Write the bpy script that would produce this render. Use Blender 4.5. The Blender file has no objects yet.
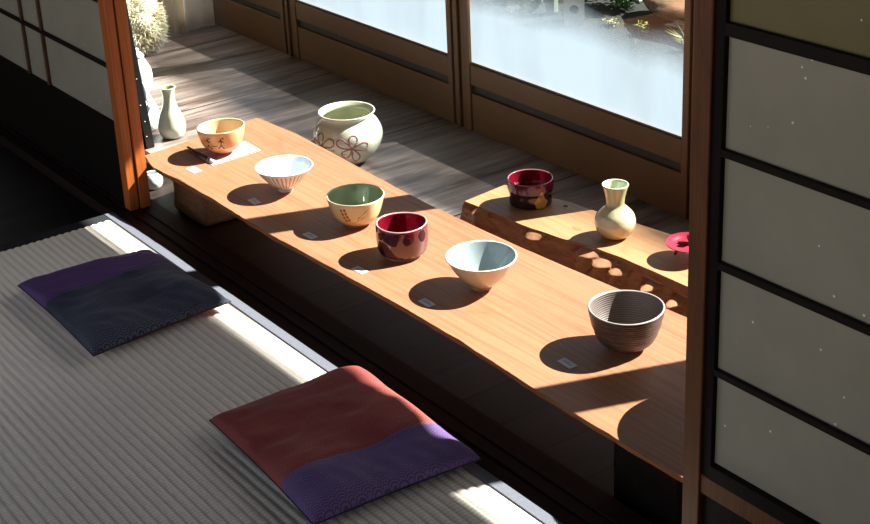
import bpy, bmesh, math, random
from mathutils import Vector, Matrix, noise
random.seed(7)
PI = math.pi
col = bpy.context.scene.collection
sc = bpy.context.scene

# ------------------------------------------------------------------ helpers
def tag(o, label=None, cat=None, group=None, kind=None):
    if label: o['label'] = label
    if cat: o['category'] = cat
    if group: o['group'] = group
    if kind: o['kind'] = kind
    return o

def empty(name, loc=(0, 0, 0), rz=0):
    o = bpy.data.objects.new(name, None); col.objects.link(o)
    o.location = loc; o.rotation_euler = (0, 0, rz); o.empty_display_size = .05
    return o

def link(name, me, mats, parent=None, loc=None, smooth=True):
    o = bpy.data.objects.new(name, me); col.objects.link(o)
    for m in (mats if isinstance(mats, (list, tuple)) else [mats]): me.materials.append(m)
    if parent: o.parent = parent
    if loc: o.location = loc
    if smooth:
        for p in me.polygons: p.use_smooth = True
    return o

def pydata(name, v, f, mats, parent=None, loc=None, smooth=True, mi=None):
    me = bpy.data.meshes.new(name); me.from_pydata(v, [], f)
    if mi:
        for p, k in zip(me.polygons, mi): p.material_index = k
    me.update()
    return link(name, me, mats, parent, loc, smooth)

def bm_box(bm, lo, hi, bev=0, seg=1):
    g = bmesh.ops.create_cube(bm, size=1)
    for v in g['verts']:
        v.co = Vector([lo[i] + (v.co[i] + .5) * (hi[i] - lo[i]) for i in range(3)])
    if bev:
        es = list({e for v in g['verts'] for e in v.link_edges})
        bmesh.ops.bevel(bm, geom=es, offset=bev, segments=seg, affect='EDGES', profile=.5)

def boxes(name, lst, mat, parent=None, bev=.001, loc=None):
    """one mesh made of boxes; origin at the centre of the first box unless given a parent"""
    bm = bmesh.new()
    if parent is None and loc is None:
        lo, hi = lst[0]; loc = tuple((lo[i] + hi[i]) / 2 for i in range(3))
    off = Vector(loc) if loc else Vector((0, 0, 0))
    for lo, hi in lst:
        bm_box(bm, [lo[i] - off[i] for i in range(3)], [hi[i] - off[i] for i in range(3)], bev)
    me = bpy.data.meshes.new(name); bm.to_mesh(me); bm.free()
    return link(name, me, mat, parent, tuple(off) if loc else None, smooth=False)

def lathe_data(prof, seg=96, fn=None):
    """closed solid of revolution; prof from the axis at the bottom round to the axis inside"""
    v, f = [], []
    n = len(prof)
    for i, (r, z) in enumerate(prof):
        for k in range(seg):
            a = 2 * PI * k / seg
            rr, zz = (r, z) if fn is None else fn(i, r, z, a)
            v.append((rr * math.cos(a), rr * math.sin(a), zz))
    for i in range(n - 1):
        for k in range(seg):
            k2 = (k + 1) % seg
            f.append((i * seg + k, i * seg + k2, (i + 1) * seg + k2, (i + 1) * seg + k))
    f.append(tuple(reversed(range(seg))))
    f.append(tuple((n - 1) * seg + k for k in range(seg)))
    return v, f

def lathe(name, prof, mats, parent=None, seg=96, fn=None, matfn=None, loc=None):
    v, f = lathe_data(prof, seg, fn)
    mi = None
    if matfn:
        mi = []
        for i in range(len(prof) - 1): mi += [matfn(i)] * seg
        mi += [matfn(0), matfn(len(prof) - 2)]
    return pydata(name, v, f, mats, parent, loc, True, mi)

def smooth_prof(pts, n=5):
    """Catmull-Rom through profile points"""
    out = []
    for i in range(len(pts) - 1):
        p0 = pts[max(i - 1, 0)]; p1 = pts[i]; p2 = pts[i + 1]; p3 = pts[min(i + 2, len(pts) - 1)]
        for k in range(n):
            t = k / n
            out.append(tuple(.5 * (2 * p1[j] + (p2[j] - p0[j]) * t + (2 * p0[j] - 5 * p1[j] + 4 * p2[j] - p3[j]) * t * t
                                   + (3 * p1[j] - p0[j] - 3 * p2[j] + p3[j]) * t ** 3) for j in (0, 1)))
    out.append(pts[-1]); return out

def vessel_prof(outer, th=.0035, floor=.006, n=5):
    """outer wall points bottom to rim -> closed profile with rounded rim and an inner wall; returns (profile, index of rim)"""
    o = smooth_prof(outer, n)
    prof = [(.0005, o[0][1] + .0015), (o[0][0] * .75, o[0][1] + .0015), (o[0][0] * .82, o[0][1])] + o
    rim = len(prof) - 1
    r, z = o[-1]
    prof += [(r - th * .3, z + th * .35), (r - th * .7, z + th * .3)]
    for (a, b) in reversed(o):
        if b < floor + th: break
        prof.append((max(a - th, .002), b))
    prof += [(prof[-1][0] * .75, floor + .002), (prof[-1][0] * .4, floor + .0005), (.0005, floor)]
    return prof, rim

def tube_data(path, rad, sides=8, cap=True):
    v, f = [], []
    n = len(path); P = [Vector(p) for p in path]
    up = Vector((0, 0, 1))
    for i, p in enumerate(P):
        t = (P[min(i + 1, n - 1)] - P[max(i - 1, 0)]).normalized()
        u = up if abs(t.dot(up)) < .95 else Vector((1, 0, 0))
        a = t.cross(u).normalized(); b = t.cross(a)
        r = rad[i] if isinstance(rad, (list, tuple)) else rad
        for k in range(sides):
            q = 2 * PI * k / sides
            v.append(tuple(p + a * (r * math.cos(q)) + b * (r * math.sin(q))))
    for i in range(n - 1):
        for k in range(sides):
            k2 = (k + 1) % sides
            f.append((i * sides + k, i * sides + k2, (i + 1) * sides + k2, (i + 1) * sides + k))
    if cap:
        f.append(tuple(reversed(range(sides)))); f.append(tuple((n - 1) * sides + k for k in range(sides)))
    return v, f

def join(parts):
    V, Fc = [], []
    for v, f in parts:
        b = len(V); V += list(v); Fc += [tuple(i + b for i in q) for q in f]
    return V, Fc

# ------------------------------------------------------------------ materials
class NT:
    def __init__(s, name):
        s.m = bpy.data.materials.new(name); s.m.use_nodes = True
        s.t = s.m.node_tree; s.b = s.t.nodes['Principled BSDF']; s.out = s.t.nodes['Material Output']
    def n(s, typ, **k):
        x = s.t.nodes.new(typ)
        for a, b in k.items(): setattr(x, a, b)
        return x
    def l(s, a, b): s.t.links.new(a, b)
    def coord(s, scale=(1, 1, 1), rot=(0, 0, 0), loc=(0, 0, 0)):
        c = s.n('ShaderNodeTexCoord'); mp = s.n('ShaderNodeMapping')
        mp.inputs['Scale'].default_value = scale; mp.inputs['Rotation'].default_value = rot; mp.inputs['Location'].default_value = loc
        s.l(c.outputs['Object'], mp.inputs['Vector']); return mp.outputs[0]
    def noise(s, vec, scale, detail=3, rough=.55, dist=0):
        x = s.n('ShaderNodeTexNoise'); x.inputs['Scale'].default_value = scale; x.inputs['Detail'].default_value = detail
        x.inputs['Roughness'].default_value = rough; x.inputs['Distortion'].default_value = dist
        s.l(vec, x.inputs['Vector']); return x.outputs['Fac']
    def ramp(s, fac, stops, interp='LINEAR'):
        r = s.n('ShaderNodeValToRGB'); r.color_ramp.interpolation = interp
        e = r.color_ramp.elements
        while len(e) < len(stops): e.new(.5)
        for x, (p, c) in zip(e, stops):
            x.position = p; x.color = (*c, 1) if len(c) == 3 else c
        s.l(fac, r.inputs[0]); return r.outputs[0]
    def val(s, x, sock):
        if isinstance(x, (int, float)): sock.default_value = x
        else: s.l(x, sock)
    def math(s, op, a, b=None, c=None, clamp=False):
        x = s.n('ShaderNodeMath', operation=op); x.use_clamp = clamp
        s.val(a, x.inputs[0])
        if b is not None: s.val(b, x.inputs[1])
        if c is not None: s.val(c, x.inputs[2])
        return x.outputs[0]
    def mix(s, fac, a, b, blend='MIX'):
        x = s.n('ShaderNodeMix', data_type='RGBA', blend_type=blend)
        s.val(fac, x.inputs[0])
        for v, i in ((a, 6), (b, 7)):
            if isinstance(v, tuple): x.inputs[i].default_value = (*v, 1) if len(v) == 3 else v
            else: s.l(v, x.inputs[i])
        return x.outputs[2]
    def bump(s, h, strength=.2, dist=.001):
        b = s.n('ShaderNodeBump'); b.inputs['Strength'].default_value = strength; b.inputs['Distance'].default_value = dist
        s.l(h, b.inputs['Height']); s.l(b.outputs[0], s.b.inputs['Normal'])
    def col(s, c):
        if isinstance(c, tuple): s.b.inputs['Base Color'].default_value = (*c, 1)
        else: s.l(c, s.b.inputs['Base Color'])
    def set(s, **k):
        for a, b in k.items(): s.val(b, s.b.inputs[a.replace('_', ' ')])

def srgb(*c):
    return tuple(((x / 255) / 12.92 if x / 255 <= .04045 else ((x / 255 + .055) / 1.055) ** 2.4) for x in c)

def plain(name, c, rough=.5, var=.12, scale=40, bump=.1, **k):
    m = NT(name); v = m.coord(); n = m.noise(v, scale, 4)
    d = tuple(x * (1 - var) for x in c); h = tuple(min(1, x * (1 + var)) for x in c)
    m.col(m.ramp(n, [(.3, d), (.7, h)])); m.set(Roughness=rough, **k)
    if bump: m.bump(n, bump, .001)
    return m.m

def wood(name, dark, mid, light, axis=0, ring=26, stretch=.06, rough=.5, dist=3.0, bump=.12, fine=140, cath=True, spec=.35, rot=0):
    """grain runs along axis (object space)"""
    m = NT(name)
    sc3 = [1, 1, 1]; sc3[axis] = stretch
    v = m.coord(tuple(sc3), rot=(0, 0, rot))
    n1 = m.noise(v, 7, 3, .5, .4)
    w = m.math('MULTIPLY', n1, ring)
    rings = m.math('FRACT', w)
    tri = m.math('ABSOLUTE', m.math('SUBTRACT', rings, .5))
    tri = m.math('MULTIPLY', tri, 2)
    sc4 = [1, 1, 1]; sc4[axis] = .02
    v2 = m.coord(tuple(sc4))
    fn = m.noise(v2, fine * 2.2, 3, .6)
    big = m.noise(v, 3, 2)
    c1 = m.ramp(tri, [(0, dark), (.25, mid), (1, light)])
    c2 = m.ramp(big, [(.3, mid), (.7, light)])
    c = m.mix(.3 if cath else .15, c2, c1)
    c = m.mix(m.ramp(fn, [(.38, (.35, .35, .35)), (.55, (0, 0, 0))]), c, dark)
    m.col(c); m.set(Roughness=rough); m.b.inputs['Specular IOR Level'].default_value = spec
    h = m.math('ADD', m.math('MULTIPLY', tri, .4), fn)
    m.bump(h, bump, .0006)
    return m.m

def seigaiha(name, base, line, cell=.026, amt=.5, rough=.75, sheen=.04):
    m = NT(name)
    c = m.n('ShaderNodeTexCoord'); sp = m.n('ShaderNodeSeparateXYZ'); m.l(c.outputs['Object'], sp.inputs[0])
    u = m.math('DIVIDE', sp.outputs[1], cell); w = m.math('DIVIDE', sp.outputs[0], -cell)
    row = m.math('FLOOR', m.math('DIVIDE', w, .25))
    res = None
    for k in (1, 0, -1):
        r = m.math('ADD', row, k)
        par = m.math('FLOORED_MODULO', r, 2)
        du = m.math('SUBTRACT', u, m.math('MULTIPLY', par, .5))
        du = m.math('SUBTRACT', du, m.math('ROUND', du))
        dv = m.math('SUBTRACT', w, m.math('MULTIPLY', r, .25))
        d = m.math('SQRT', m.math('ADD', m.math('MULTIPLY', du, du), m.math('MULTIPLY', dv, dv)))
        ins = m.math('LESS_THAN', d, .5)
        ring = m.math('ABSOLUTE', m.math('SINE', m.math('MULTIPLY', d, 2 * PI * 3.5)))
        if res is None: res = ring
        else:  # lower rows override
            inv = m.math('SUBTRACT', 1, ins)
            res = m.math('ADD', m.math('MULTIPLY', ring, ins), m.math('MULTIPLY', res, inv))
    res = m.math('POWER', res, 2.5)
    v = m.coord(); patch = m.ramp(m.noise(v, 9, 2), [(.35, (.25, .25, .25)), (.65, (1, 1, 1))])
    f = m.math('MULTIPLY', m.math('MULTIPLY', res, amt), patch)
    thread = m.noise(m.coord((1, 12, 1)), 350, 2)
    cc = m.mix(f, base, line)
    cc = m.mix(m.math('MULTIPLY', thread, .35), cc, tuple(x * .45 for x in base))
    m.col(cc); m.set(Roughness=rough); m.b.inputs['Sheen Weight'].default_value = sheen
    m.b.inputs['Sheen Roughness'].default_value = .4
    m.bump(m.math('ADD', res, thread), .25, .0006)
    return m.m

M = {}
M['table'] = wood('table wood', srgb(120, 72, 46), srgb(152, 102, 74), srgb(162, 112, 82), 0, 12, .10, .5, cath=True, bump=.03, fine=60)
M['table_edge'] = wood('table live edge', srgb(80, 44, 22), srgb(130, 80, 44), srgb(156, 100, 60), 0, 20, .08, .6)
M['slab'] = wood('slab wood', srgb(136, 88, 54), srgb(168, 122, 84), srgb(178, 134, 96), 0, 14, .16, .5, bump=.06, fine=70)
M['slab_side'] = wood('slab live edge', srgb(92, 48, 22), srgb(140, 80, 42), srgb(170, 108, 62), 0, 22, .2, .5, bump=.2)
M['facet'] = plain('fresh cut wood', srgb(172, 124, 92), .45, .2, 60, .4)
M['knot'] = plain('dark knot', srgb(60, 25, 12), .6, .3, 120)
M['knot_ring'] = plain('reddish knot', srgb(176, 108, 70), .6, .2, 120)
M['log'] = wood('log wood', srgb(60, 36, 20), srgb(120, 80, 50), srgb(150, 104, 68), 0, 30, 1, .7)
M['heart'] = plain('log heart', srgb(40, 22, 14), .8, .2, 100)
M['post'] = wood('cedar stile', srgb(120, 56, 16), srgb(172, 88, 34), srgb(196, 108, 50), 2, 20, .07, .45, bump=.1)
M['brown'] = wood('brown stile', srgb(58, 28, 8), srgb(98, 52, 20), srgb(116, 66, 28), 2, 18, .06, .5)
M['darkwood'] = wood('dark lacquered wood', srgb(8, 5, 3), srgb(18, 11, 7), srgb(26, 17, 11), 2, 18, .06, .6, spec=.12)
M['kumiko'] = plain('dark lattice wood', srgb(22, 13, 8), .6, .2, 60, Specular_IOR_Level=.15)
M['kumiko_brown'] = plain('brown lattice wood', srgb(84, 50, 26), .5, .2, 60)
M['sill'] = wood('threshold wood', srgb(16, 7, 4), srgb(30, 14, 8), srgb(40, 20, 13), 0, 18, .05, .55, spec=.25)
M['black'] = plain('black lacquer', srgb(14, 14, 16), .35, .2, 80)
M['bronze'] = plain('bronze window frame', srgb(108, 74, 42), .42, .1, 6, .03)
M['bronze_dark'] = plain('dark groove', srgb(30, 20, 13), .6, .15, 20)
M['track'] = plain('grey metal track', srgb(52, 47, 42), .4, .25, 50, .15)
M['wall'] = plain('clay wall', srgb(70, 62, 50), .9, .1, 30)
M['ceil'] = wood('ceiling boards', srgb(40, 26, 16), srgb(62, 42, 28), srgb(74, 52, 36), 0, 18, .06, .7)

def floor_mat(name, cols, board, rough, spec=.5, seam=.003, off=0., seamcol=(.006, .004, .003), wear=.5):
    m = NT(name)
    c = m.n('ShaderNodeTexCoord'); sp = m.n('ShaderNodeSeparateXYZ'); m.l(c.outputs['Object'], sp.inputs[0])
    x = m.math('ADD', sp.outputs[0], off)
    bx = m.math('DIVIDE', x, board)
    idx = m.math('FLOOR', bx); fr = m.math('FRACT', bx)
    seamf = m.math('LESS_THAN', m.math('MINIMUM', fr, m.math('SUBTRACT', 1, fr)), seam / board)
    wn = m.n('ShaderNodeTexWhiteNoise', noise_dimensions='1D'); m.l(idx, wn.inputs['W'])
    cb = m.n('ShaderNodeCombineXYZ'); m.l(m.math('ADD', sp.outputs[0], m.math('MULTIPLY', wn.outputs['Value'], 3.7)), cb.inputs[0])
    m.l(m.math('MULTIPLY', m.math('ADD', sp.outputs[1], m.math('MULTIPLY', wn.outputs['Value'], 9.1)), .09), cb.inputs[1])
    g = m.noise(cb.outputs[0], 70, 5, .65, .6)
    g2 = m.noise(cb.outputs[0], 14, 3, .5, .8)
    c1 = m.ramp(g, [(.3, cols[0]), (.52, cols[1]), (.72, cols[2])])
    c2 = m.ramp(g2, [(.35, cols[0]), (.65, cols[2])])
    cc = m.mix(wear, c1, c2)
    br = m.math('ADD', .72, m.math('MULTIPLY', wn.outputs['Value'], .56))
    mul = m.n('ShaderNodeVectorMath', operation='SCALE'); m.l(cc, mul.inputs[0]); m.l(br, mul.inputs['Scale'])
    cc = m.mix(seamf, mul.outputs[0], seamcol)
    m.col(cc)
    m.l(m.math('ADD', rough, m.math('MULTIPLY', g2, .25)), m.b.inputs['Roughness'])
    m.b.inputs['Specular IOR Level'].default_value = spec
    m.bump(m.math('SUBTRACT', m.math('MULTIPLY', g, .6), m.math('MULTIPLY', seamf, 3)), .35, .0012)
    return m.m
M['engawa'] = floor_mat('weathered veranda boards', (srgb(62, 46, 38), srgb(130, 110, 100), srgb(204, 188, 180)), .53, .22, .5, .003, off=.0)
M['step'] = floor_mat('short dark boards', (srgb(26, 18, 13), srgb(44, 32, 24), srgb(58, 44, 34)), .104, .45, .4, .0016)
M['roomfloor'] = floor_mat('dark room boards', (srgb(18, 11, 7), srgb(28, 18, 12), srgb(38, 25, 17)), .3, .35, .4, .002)

def tatami_mat():
    m = NT('rush tatami'); v = m.coord((1, 1, 1))
    n = m.noise(m.coord((.25, 1, 1)), 260, 3, .6); big = m.noise(v, 5, 2)
    c = m.n('ShaderNodeTexCoord'); sp = m.n('ShaderNodeSeparateXYZ'); m.l(c.outputs['Object'], sp.inputs[0])
    wv = m.math('SINE', m.math('MULTIPLY', sp.outputs[0], 2 * PI / .0078))
    cc = m.ramp(n, [(.3, srgb(216, 204, 192)), (.7, srgb(242, 232, 220))])
    cc = m.mix(m.math('MULTIPLY', big, .3), cc, srgb(196, 184, 168))
    cc = m.mix(m.ramp(wv, [(.0, (.22, .22, .22)), (.5, (0, 0, 0))]), cc, srgb(130, 122, 112))
    gy = m.math('COSINE', m.math('MULTIPLY', sp.outputs[1], PI / .0158)); gy = m.math('POWER', m.math('ABSOLUTE', gy), 9)
    cc = m.mix(m.math('MULTIPLY', gy, .5), cc, srgb(120, 108, 98))
    m.col(cc); m.set(Roughness=.33); m.b.inputs['Specular IOR Level'].default_value = .8; m.b.inputs['Sheen Weight'].default_value = 1.; m.b.inputs['Sheen Roughness'].default_value = .35; m.b.inputs['Sheen Tint'].default_value = (1, .88, .76, 1); m.b.inputs['Specular Tint'].default_value = (1, .92, .82, 1)
    m.bump(m.math('ADD', n, m.math('MULTIPLY', wv, .4)), .3, .0006)
    return m.m
M['tatami'] = tatami_mat()
M['heri'] = plain('blue grey cloth border', srgb(96, 98, 108), .75, .15, 300, .3)  # dark border cloth, coloured grey as if lit by the sun
M['heri_dark'] = plain('dark cloth border', srgb(20, 22, 28), .8, .15, 300, .3)  # the same cloth, coloured near black for its shaded end

def paper_mat(name, c):
    m = NT(name); v = m.coord()
    big = m.noise(v, 9, 3, .6)
    vo = m.n('ShaderNodeTexVoronoi'); vo.inputs['Scale'].default_value = 42; m.l(v, vo.inputs['Vector'])
    rnd = m.math('GREATER_THAN', m.noise(v, 17, 1), .50)
    spk = m.math('MULTIPLY', m.math('LESS_THAN', vo.outputs['Distance'], .07), rnd)
    cc = m.ramp(big, [(.3, tuple(x * .88 for x in c)), (.7, c)])
    m.col(m.mix(spk, cc, (.8, .8, .78))); m.set(Roughness=.33)
    m.b.inputs['Specular IOR Level'].default_value = .3
    return m.m
M['paper'] = paper_mat('dusty shoji panel', srgb(162, 153, 136))
M['paper_top'] = paper_mat('yellowed shoji panel', srgb(120, 108, 70))  # upper panes, darker and yellower than the rest

# frosted glass: condensation low on the pane, clear above
def frost_mat():
    m = NT('misted window glass'); m.t.nodes.remove(m.b)
    geo = m.n('ShaderNodeNewGeometry'); sp = m.n('ShaderNodeSeparateXYZ'); m.l(geo.outputs['Position'], sp.inputs[0])
    cc = m.n('ShaderNodeCombineXYZ')
    m.l(sp.outputs[0], cc.inputs[0]); m.l(m.math('MULTIPLY', sp.outputs[2], 1.3), cc.inputs[1])
    n1 = m.noise(cc.outputs[0], 3.5, 2, .5); n2 = m.noise(cc.outputs[0], 70, 3, .6)
    # mist line slopes a little and wanders
    edge = m.math('ADD', .158, m.math('MULTIPLY', n1, .10))
    edge = m.math('ADD', edge, m.math('MULTIPLY', n2, .018))
    t = m.math('SUBTRACT', edge, sp.outputs[2])
    fac = m.math('MULTIPLY_ADD', t, 10., .5, clamp=True)
    st = m.n('ShaderNodeCombineXYZ'); m.l(sp.outputs[0], st.inputs[0]); m.l(m.math('MULTIPLY', sp.outputs[2], .35), st.inputs[1])
    stn = m.ramp(m.noise(st.outputs[0], 8, 2, .5, .3), [(.40, (1, 1, 1)), (.66, (.86, .86, .86))])
    fac = m.math('MULTIPLY', m.math('MULTIPLY', fac, .93), stn)
    ns = m.n('ShaderNodeSeparateXYZ'); m.l(geo.outputs['True Normal'], ns.inputs[0])
    wet = m.math('LESS_THAN', sp.outputs[1], 2.1197)
    fac = m.math('MULTIPLY', fac, wet)
    tr = m.n('ShaderNodeBsdfTransparent'); tr.inputs[0].default_value = (.94, .96, .95, 1)
    gl = m.n('ShaderNodeBsdfGlossy'); gl.inputs['Roughness'].default_value = .02
    mx = m.n('ShaderNodeMixShader'); mx.inputs[0].default_value = .035; m.l(tr.outputs[0], mx.inputs[1]); m.l(gl.outputs[0], mx.inputs[2])
    tl = m.n('ShaderNodeBsdfTranslucent'); tl.inputs[0].default_value = (.185, .232, .27, 1)
    df = m.n('ShaderNodeBsdfDiffuse'); df.inputs[0].default_value = (.4, .46, .5, 1)
    m2 = m.n('ShaderNodeMixShader'); m2.inputs[0].default_value = .25; m.l(tl.outputs[0], m2.inputs[1]); m.l(df.outputs[0], m2.inputs[2])
    m3 = m.n('ShaderNodeMixShader'); m.l(fac, m3.inputs[0]); m.l(mx.outputs[0], m3.inputs[1]); m.l(m2.outputs[0], m3.inputs[2])
    m.l(m3.outputs[0], m.out.inputs[0])
    return m.m
M['glass'] = frost_mat()

# ------------------------------------------------------------------ constants (metres; z=0 is the top of the long table)
ZT, ZE = -.095, -.145        # tatami surface, veranda floor
YW = 2.11                    # window wall, room side

# ================================================================== SETTING
def struct(o, label=None): tag(o, label, kind='structure'); return o

struct(boxes('floor', [((-4.3, 1.42, ZE - .03), (.6, YW + .06, ZE))], M['engawa'], bev=0), 'weathered grey-brown wooden veranda floor')
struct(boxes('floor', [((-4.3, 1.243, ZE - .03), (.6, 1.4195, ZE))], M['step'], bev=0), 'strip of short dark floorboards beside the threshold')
struct(boxes('floor', [((-5.2, -1.2, ZT - .06), (.8, 1.138, ZT - .03))], M['roomfloor'], bev=0), 'dark wooden room floor')
struct(boxes('trim_1', [((-5.2, 1.142, -.175), (.6, 1.168, -.1005)), ((-5.2, 1.168, -.175), (.6, 1.175, -.104)), ((-5.2, 1.175, -.175), (.6, 1.197, -.1005)),
                        ((-5.2, 1.197, -.175), (.6, 1.202, -.104)), ((-5.2, 1.202, -.175), (.6, 1.2425, -.1005))], M['sill'], bev=.0006), 'dark grooved wooden threshold')
struct(boxes('ceiling', [((-5.2, -.6, 1.75), (.8, YW + .1, 1.80))], M['ceil'], bev=0))
struct(boxes('wall_left', [((-4.36, 1.22, ZE - .03), (-4.3, 1.60, 1.75)), ((-4.36, 1.60, ZE - .03), (-4.3, YW + .06, ZE + .02)), ((-4.36, 1.60, 1.6), (-4.3, YW + .06, 1.75))], M['wall'], bev=0))
struct(boxes('wall_left', [((-5.26, -.6, -.2), (-5.2, 1.24, 1.75))], M['wall'], bev=0))
struct(boxes('wall_right', [((.6, -.6, -.2), (.66, YW + .1, 1.75))], M['wall'], bev=0))
struct(boxes('trim_2', [((-5.2, 1.17, 1.55), (.6, 1.23, 1.75))], M['darkwood'], bev=.001), 'dark lintel over the sliding doors')
struct(boxes('wall_back', [((-5.2, -.66, -.2), (-4.6, -.6, 1.75)), ((.2, -.66, -.2), (.6, -.6, 1.75)), ((-4.6, -.66, 1.62), (.2, -.6, 1.75))], M['wall'], bev=0))
# roof eave outside the windows: its edge bounds the strip of sun on the mat
struct(boxes('roof', [((-8.5, YW + .06, 1.803), (3., 3.10, 1.85))], M['ceil'], bev=0), 'overhanging wooden eave outside the windows')

# window bays between ribbed posts
pitch = .8375
post_x = [-3.662 + pitch * k for k in range(-1, 5)]; post_x[3] -= .012; post_x[4] += .022
for px in post_x:
    hw = .0455
    sl = []
    xs = [(-hw, -hw + .018), (-hw + .0225, -hw + .038), (-hw + .0425, -hw + .049), (-hw + .053, -hw + .068), (-hw + .0725, hw)]
    dep = [.0, .004, -.003, .004, .0]
    t = empty('trim_3', (px, YW, ZE)); struct(t, 'ribbed brown post between the window panes')
    boxes('post_core', [((-hw + .003, .006, 0), (hw - .003, .022, 1.9))], M['bronze_dark'], t, 0)
    for (a, b), d in zip(xs, dep):
        boxes('rib', [((a, d, 0), (b, .02, 1.9))], M['bronze'], t, .0012)
for i in range(len(post_x) - 1):
    x0, x1 = post_x[i] + .046, post_x[i + 1] - .046
    w = empty('window_%d' % (i + 1), (0, 0, 0)); struct(w)
    boxes('lower_panel', [((x0, YW + .004, ZE), (x1, YW + .035, -.0435))], M['bronze'], w, .0015)
    boxes('track', [((x0, YW + .012, -.043), (x1, YW + .035, -.0215))], M['track'], w, .0006)
    boxes('bottom_rail', [((x0, YW + .002, -.021), (x1, YW + .035, .033)), ((x0, YW + .006, .0335), (x1, YW + .03, .038))], M['bronze'], w, .0015)
    boxes('top_rail', [((x0, YW + .004, 1.60), (x1, YW + .035, 1.75))], M['bronze'], w, .0015)
    boxes('glass_pane', [((x0, YW + .008, .0385), (x1, YW + .0115, 1.5995))], M['glass'], w, 0)

# sliding doors (shoji)
def door(name, x0, x1, y0, y1, zbot, hz, vx, side, label, stile_outer, stile_dark, papers, ztop=1.548, mat_h=None):
    """side=+1: the closing stile stands at the x1 end, -1: at the x0 end"""
    d = empty(name, (0, 0, 0)); struct(d, label)
    ym = (y0 + y1) / 2
    so = stile_outer
    if side > 0:
        boxes('stile', [((x1 - so, y0, -.1), (x1, y1, ztop))], M['post'], d, .0012)
        px0, px1 = x0, x1 - so
    else:
        boxes('stile', [((x0, y0, -.1), (x0 + so, y1, ztop))], M['brown'], d, .0012)
        boxes('inner_stile', [((x0 + so, y0 + .004, zbot - .022), (x0 + so + stile_dark, y1 - .004, ztop))], M['darkwood'], d, .001)
        px0, px1 = x0 + so + stile_dark, x1
    pb = px0 if side > 0 else x0 + so
    boxes('bottom_board', [((pb, y0 + .007, -.1), (px1, y1 - .006, zbot - .05))], M['darkwood'], d, .001)
    boxes('board_rail', [((pb, y0 + .003, zbot - .05), (px1, y1 - .003, zbot - .022))], M['brown'] if side < 0 else M['darkwood'], d, .001)
    boxes('bottom_rail', [((px0, y0 + .001, zbot - .022), (px1, y1 - .003, zbot))], M['darkwood'], d, .001)
    boxes('top_rail', [((px0, y0 + .003, ztop - .04), (px1, y1 - .003, ztop))], M['darkwood'], d, .001)
    for (za, zb) in hz:
        boxes('lattice_bar', [((px0, y0 + .003, za), (px1, y0 + .010, zb))], M['kumiko'], d, .0006)
    for (xa, xb) in vx:
        boxes('lattice_bar', [((xa, y0 + .0035, zbot), (xb, y0 + .0105, ztop - .04))], M['kumiko_brown'], d, .0006)
    edges = [zbot] + [(a + b) / 2 for a, b in hz] + [ztop - .04]
    for k in range(len(edges) - 1):
        boxes('paper_pane', [((px0, y0 + .0108, edges[k] + .0002), (px1, y0 + .0122, edges[k + 1] - .0002))], M[papers[min(k, len(papers) - 1)]], d, 0)
    return d
door('door_1', -4.1, -2.798, 1.175, 1.197, .096, [(.2215, .2305), (.365, .374), (.51, .519), (.66, .675), (.81, .82), (.96, .97), (1.11, 1.12), (1.26, 1.27), (1.41, 1.42)],
     [(-3.318, -3.308), (-3.198, -3.188)], 1, 'closed sliding paper door on the left behind the tatami', .028, .0, ['paper'])
door('door_2', -4.1, -2.795, 1.200, 1.224, .096, [(.2215, .2305), (.51, .52), (.81, .82), (1.11, 1.12)], [], 1, 'second sliding paper door directly behind the left one', .03, .0, ['paper'])
door('door_3', -1.126, .55, 1.178, 1.202, .104, [(.233, .242), (.378, .388), (.5225, .532), (.668, .684), (.83, .84), (.97, .98), (1.11, 1.12), (1.26, 1.27), (1.41, 1.42)],
     [], -1, 'dark framed sliding paper door on the right', .029, .016, ['paper', 'paper', 'paper', 'paper', 'paper_top'])

# ------------------------------------------------------------------ tatami
tm = empty('tatami_mat', (-2.777, 1.118, ZT)); tag(tm, 'grey ribbed woven rush tatami mat with a cloth border under both cushions', 'tatami mat')
rib = .0158; L = 1.95; Wd = .93
ys, v, f = [], [], []
nr = int(Wd / rib); sub = 8
prof = []
for i in range(nr):
    for k in range(sub):
        t_ = k / sub; prof.append((-(i + t_) * rib, -.0018 * (abs(math.cos(PI * t_)) ** 3)))
prof.append((-nr * rib, -.0018))
prof = [(0, -.03)] + prof + [(-nr * rib, -.03)]
nx = 2
for ix in range(nx):
    for (y, z) in prof: v.append((ix * L, y, z))
n = len(prof)
for k in range(n - 1): f.append((k, k + n, k + n + 1, k + 1))
f.append(tuple(range(n))); f.append(tuple(reversed(range(n, 2 * n)))); f.append((0, n - 1, 2 * n - 1, n))
o = pydata('woven_cover', v, f, M['tatami'], tm)
boxes('cloth_border', [((-.034, .0, -.03), (L, .0205, .0008))], M['heri'], tm, .0008)
tag(boxes('cloth_border', [((-.034, -nr * rib, -.03), (-.0003, -.0003, .0006))], M['heri_dark'], tm, .0008), 'black end border')

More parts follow.
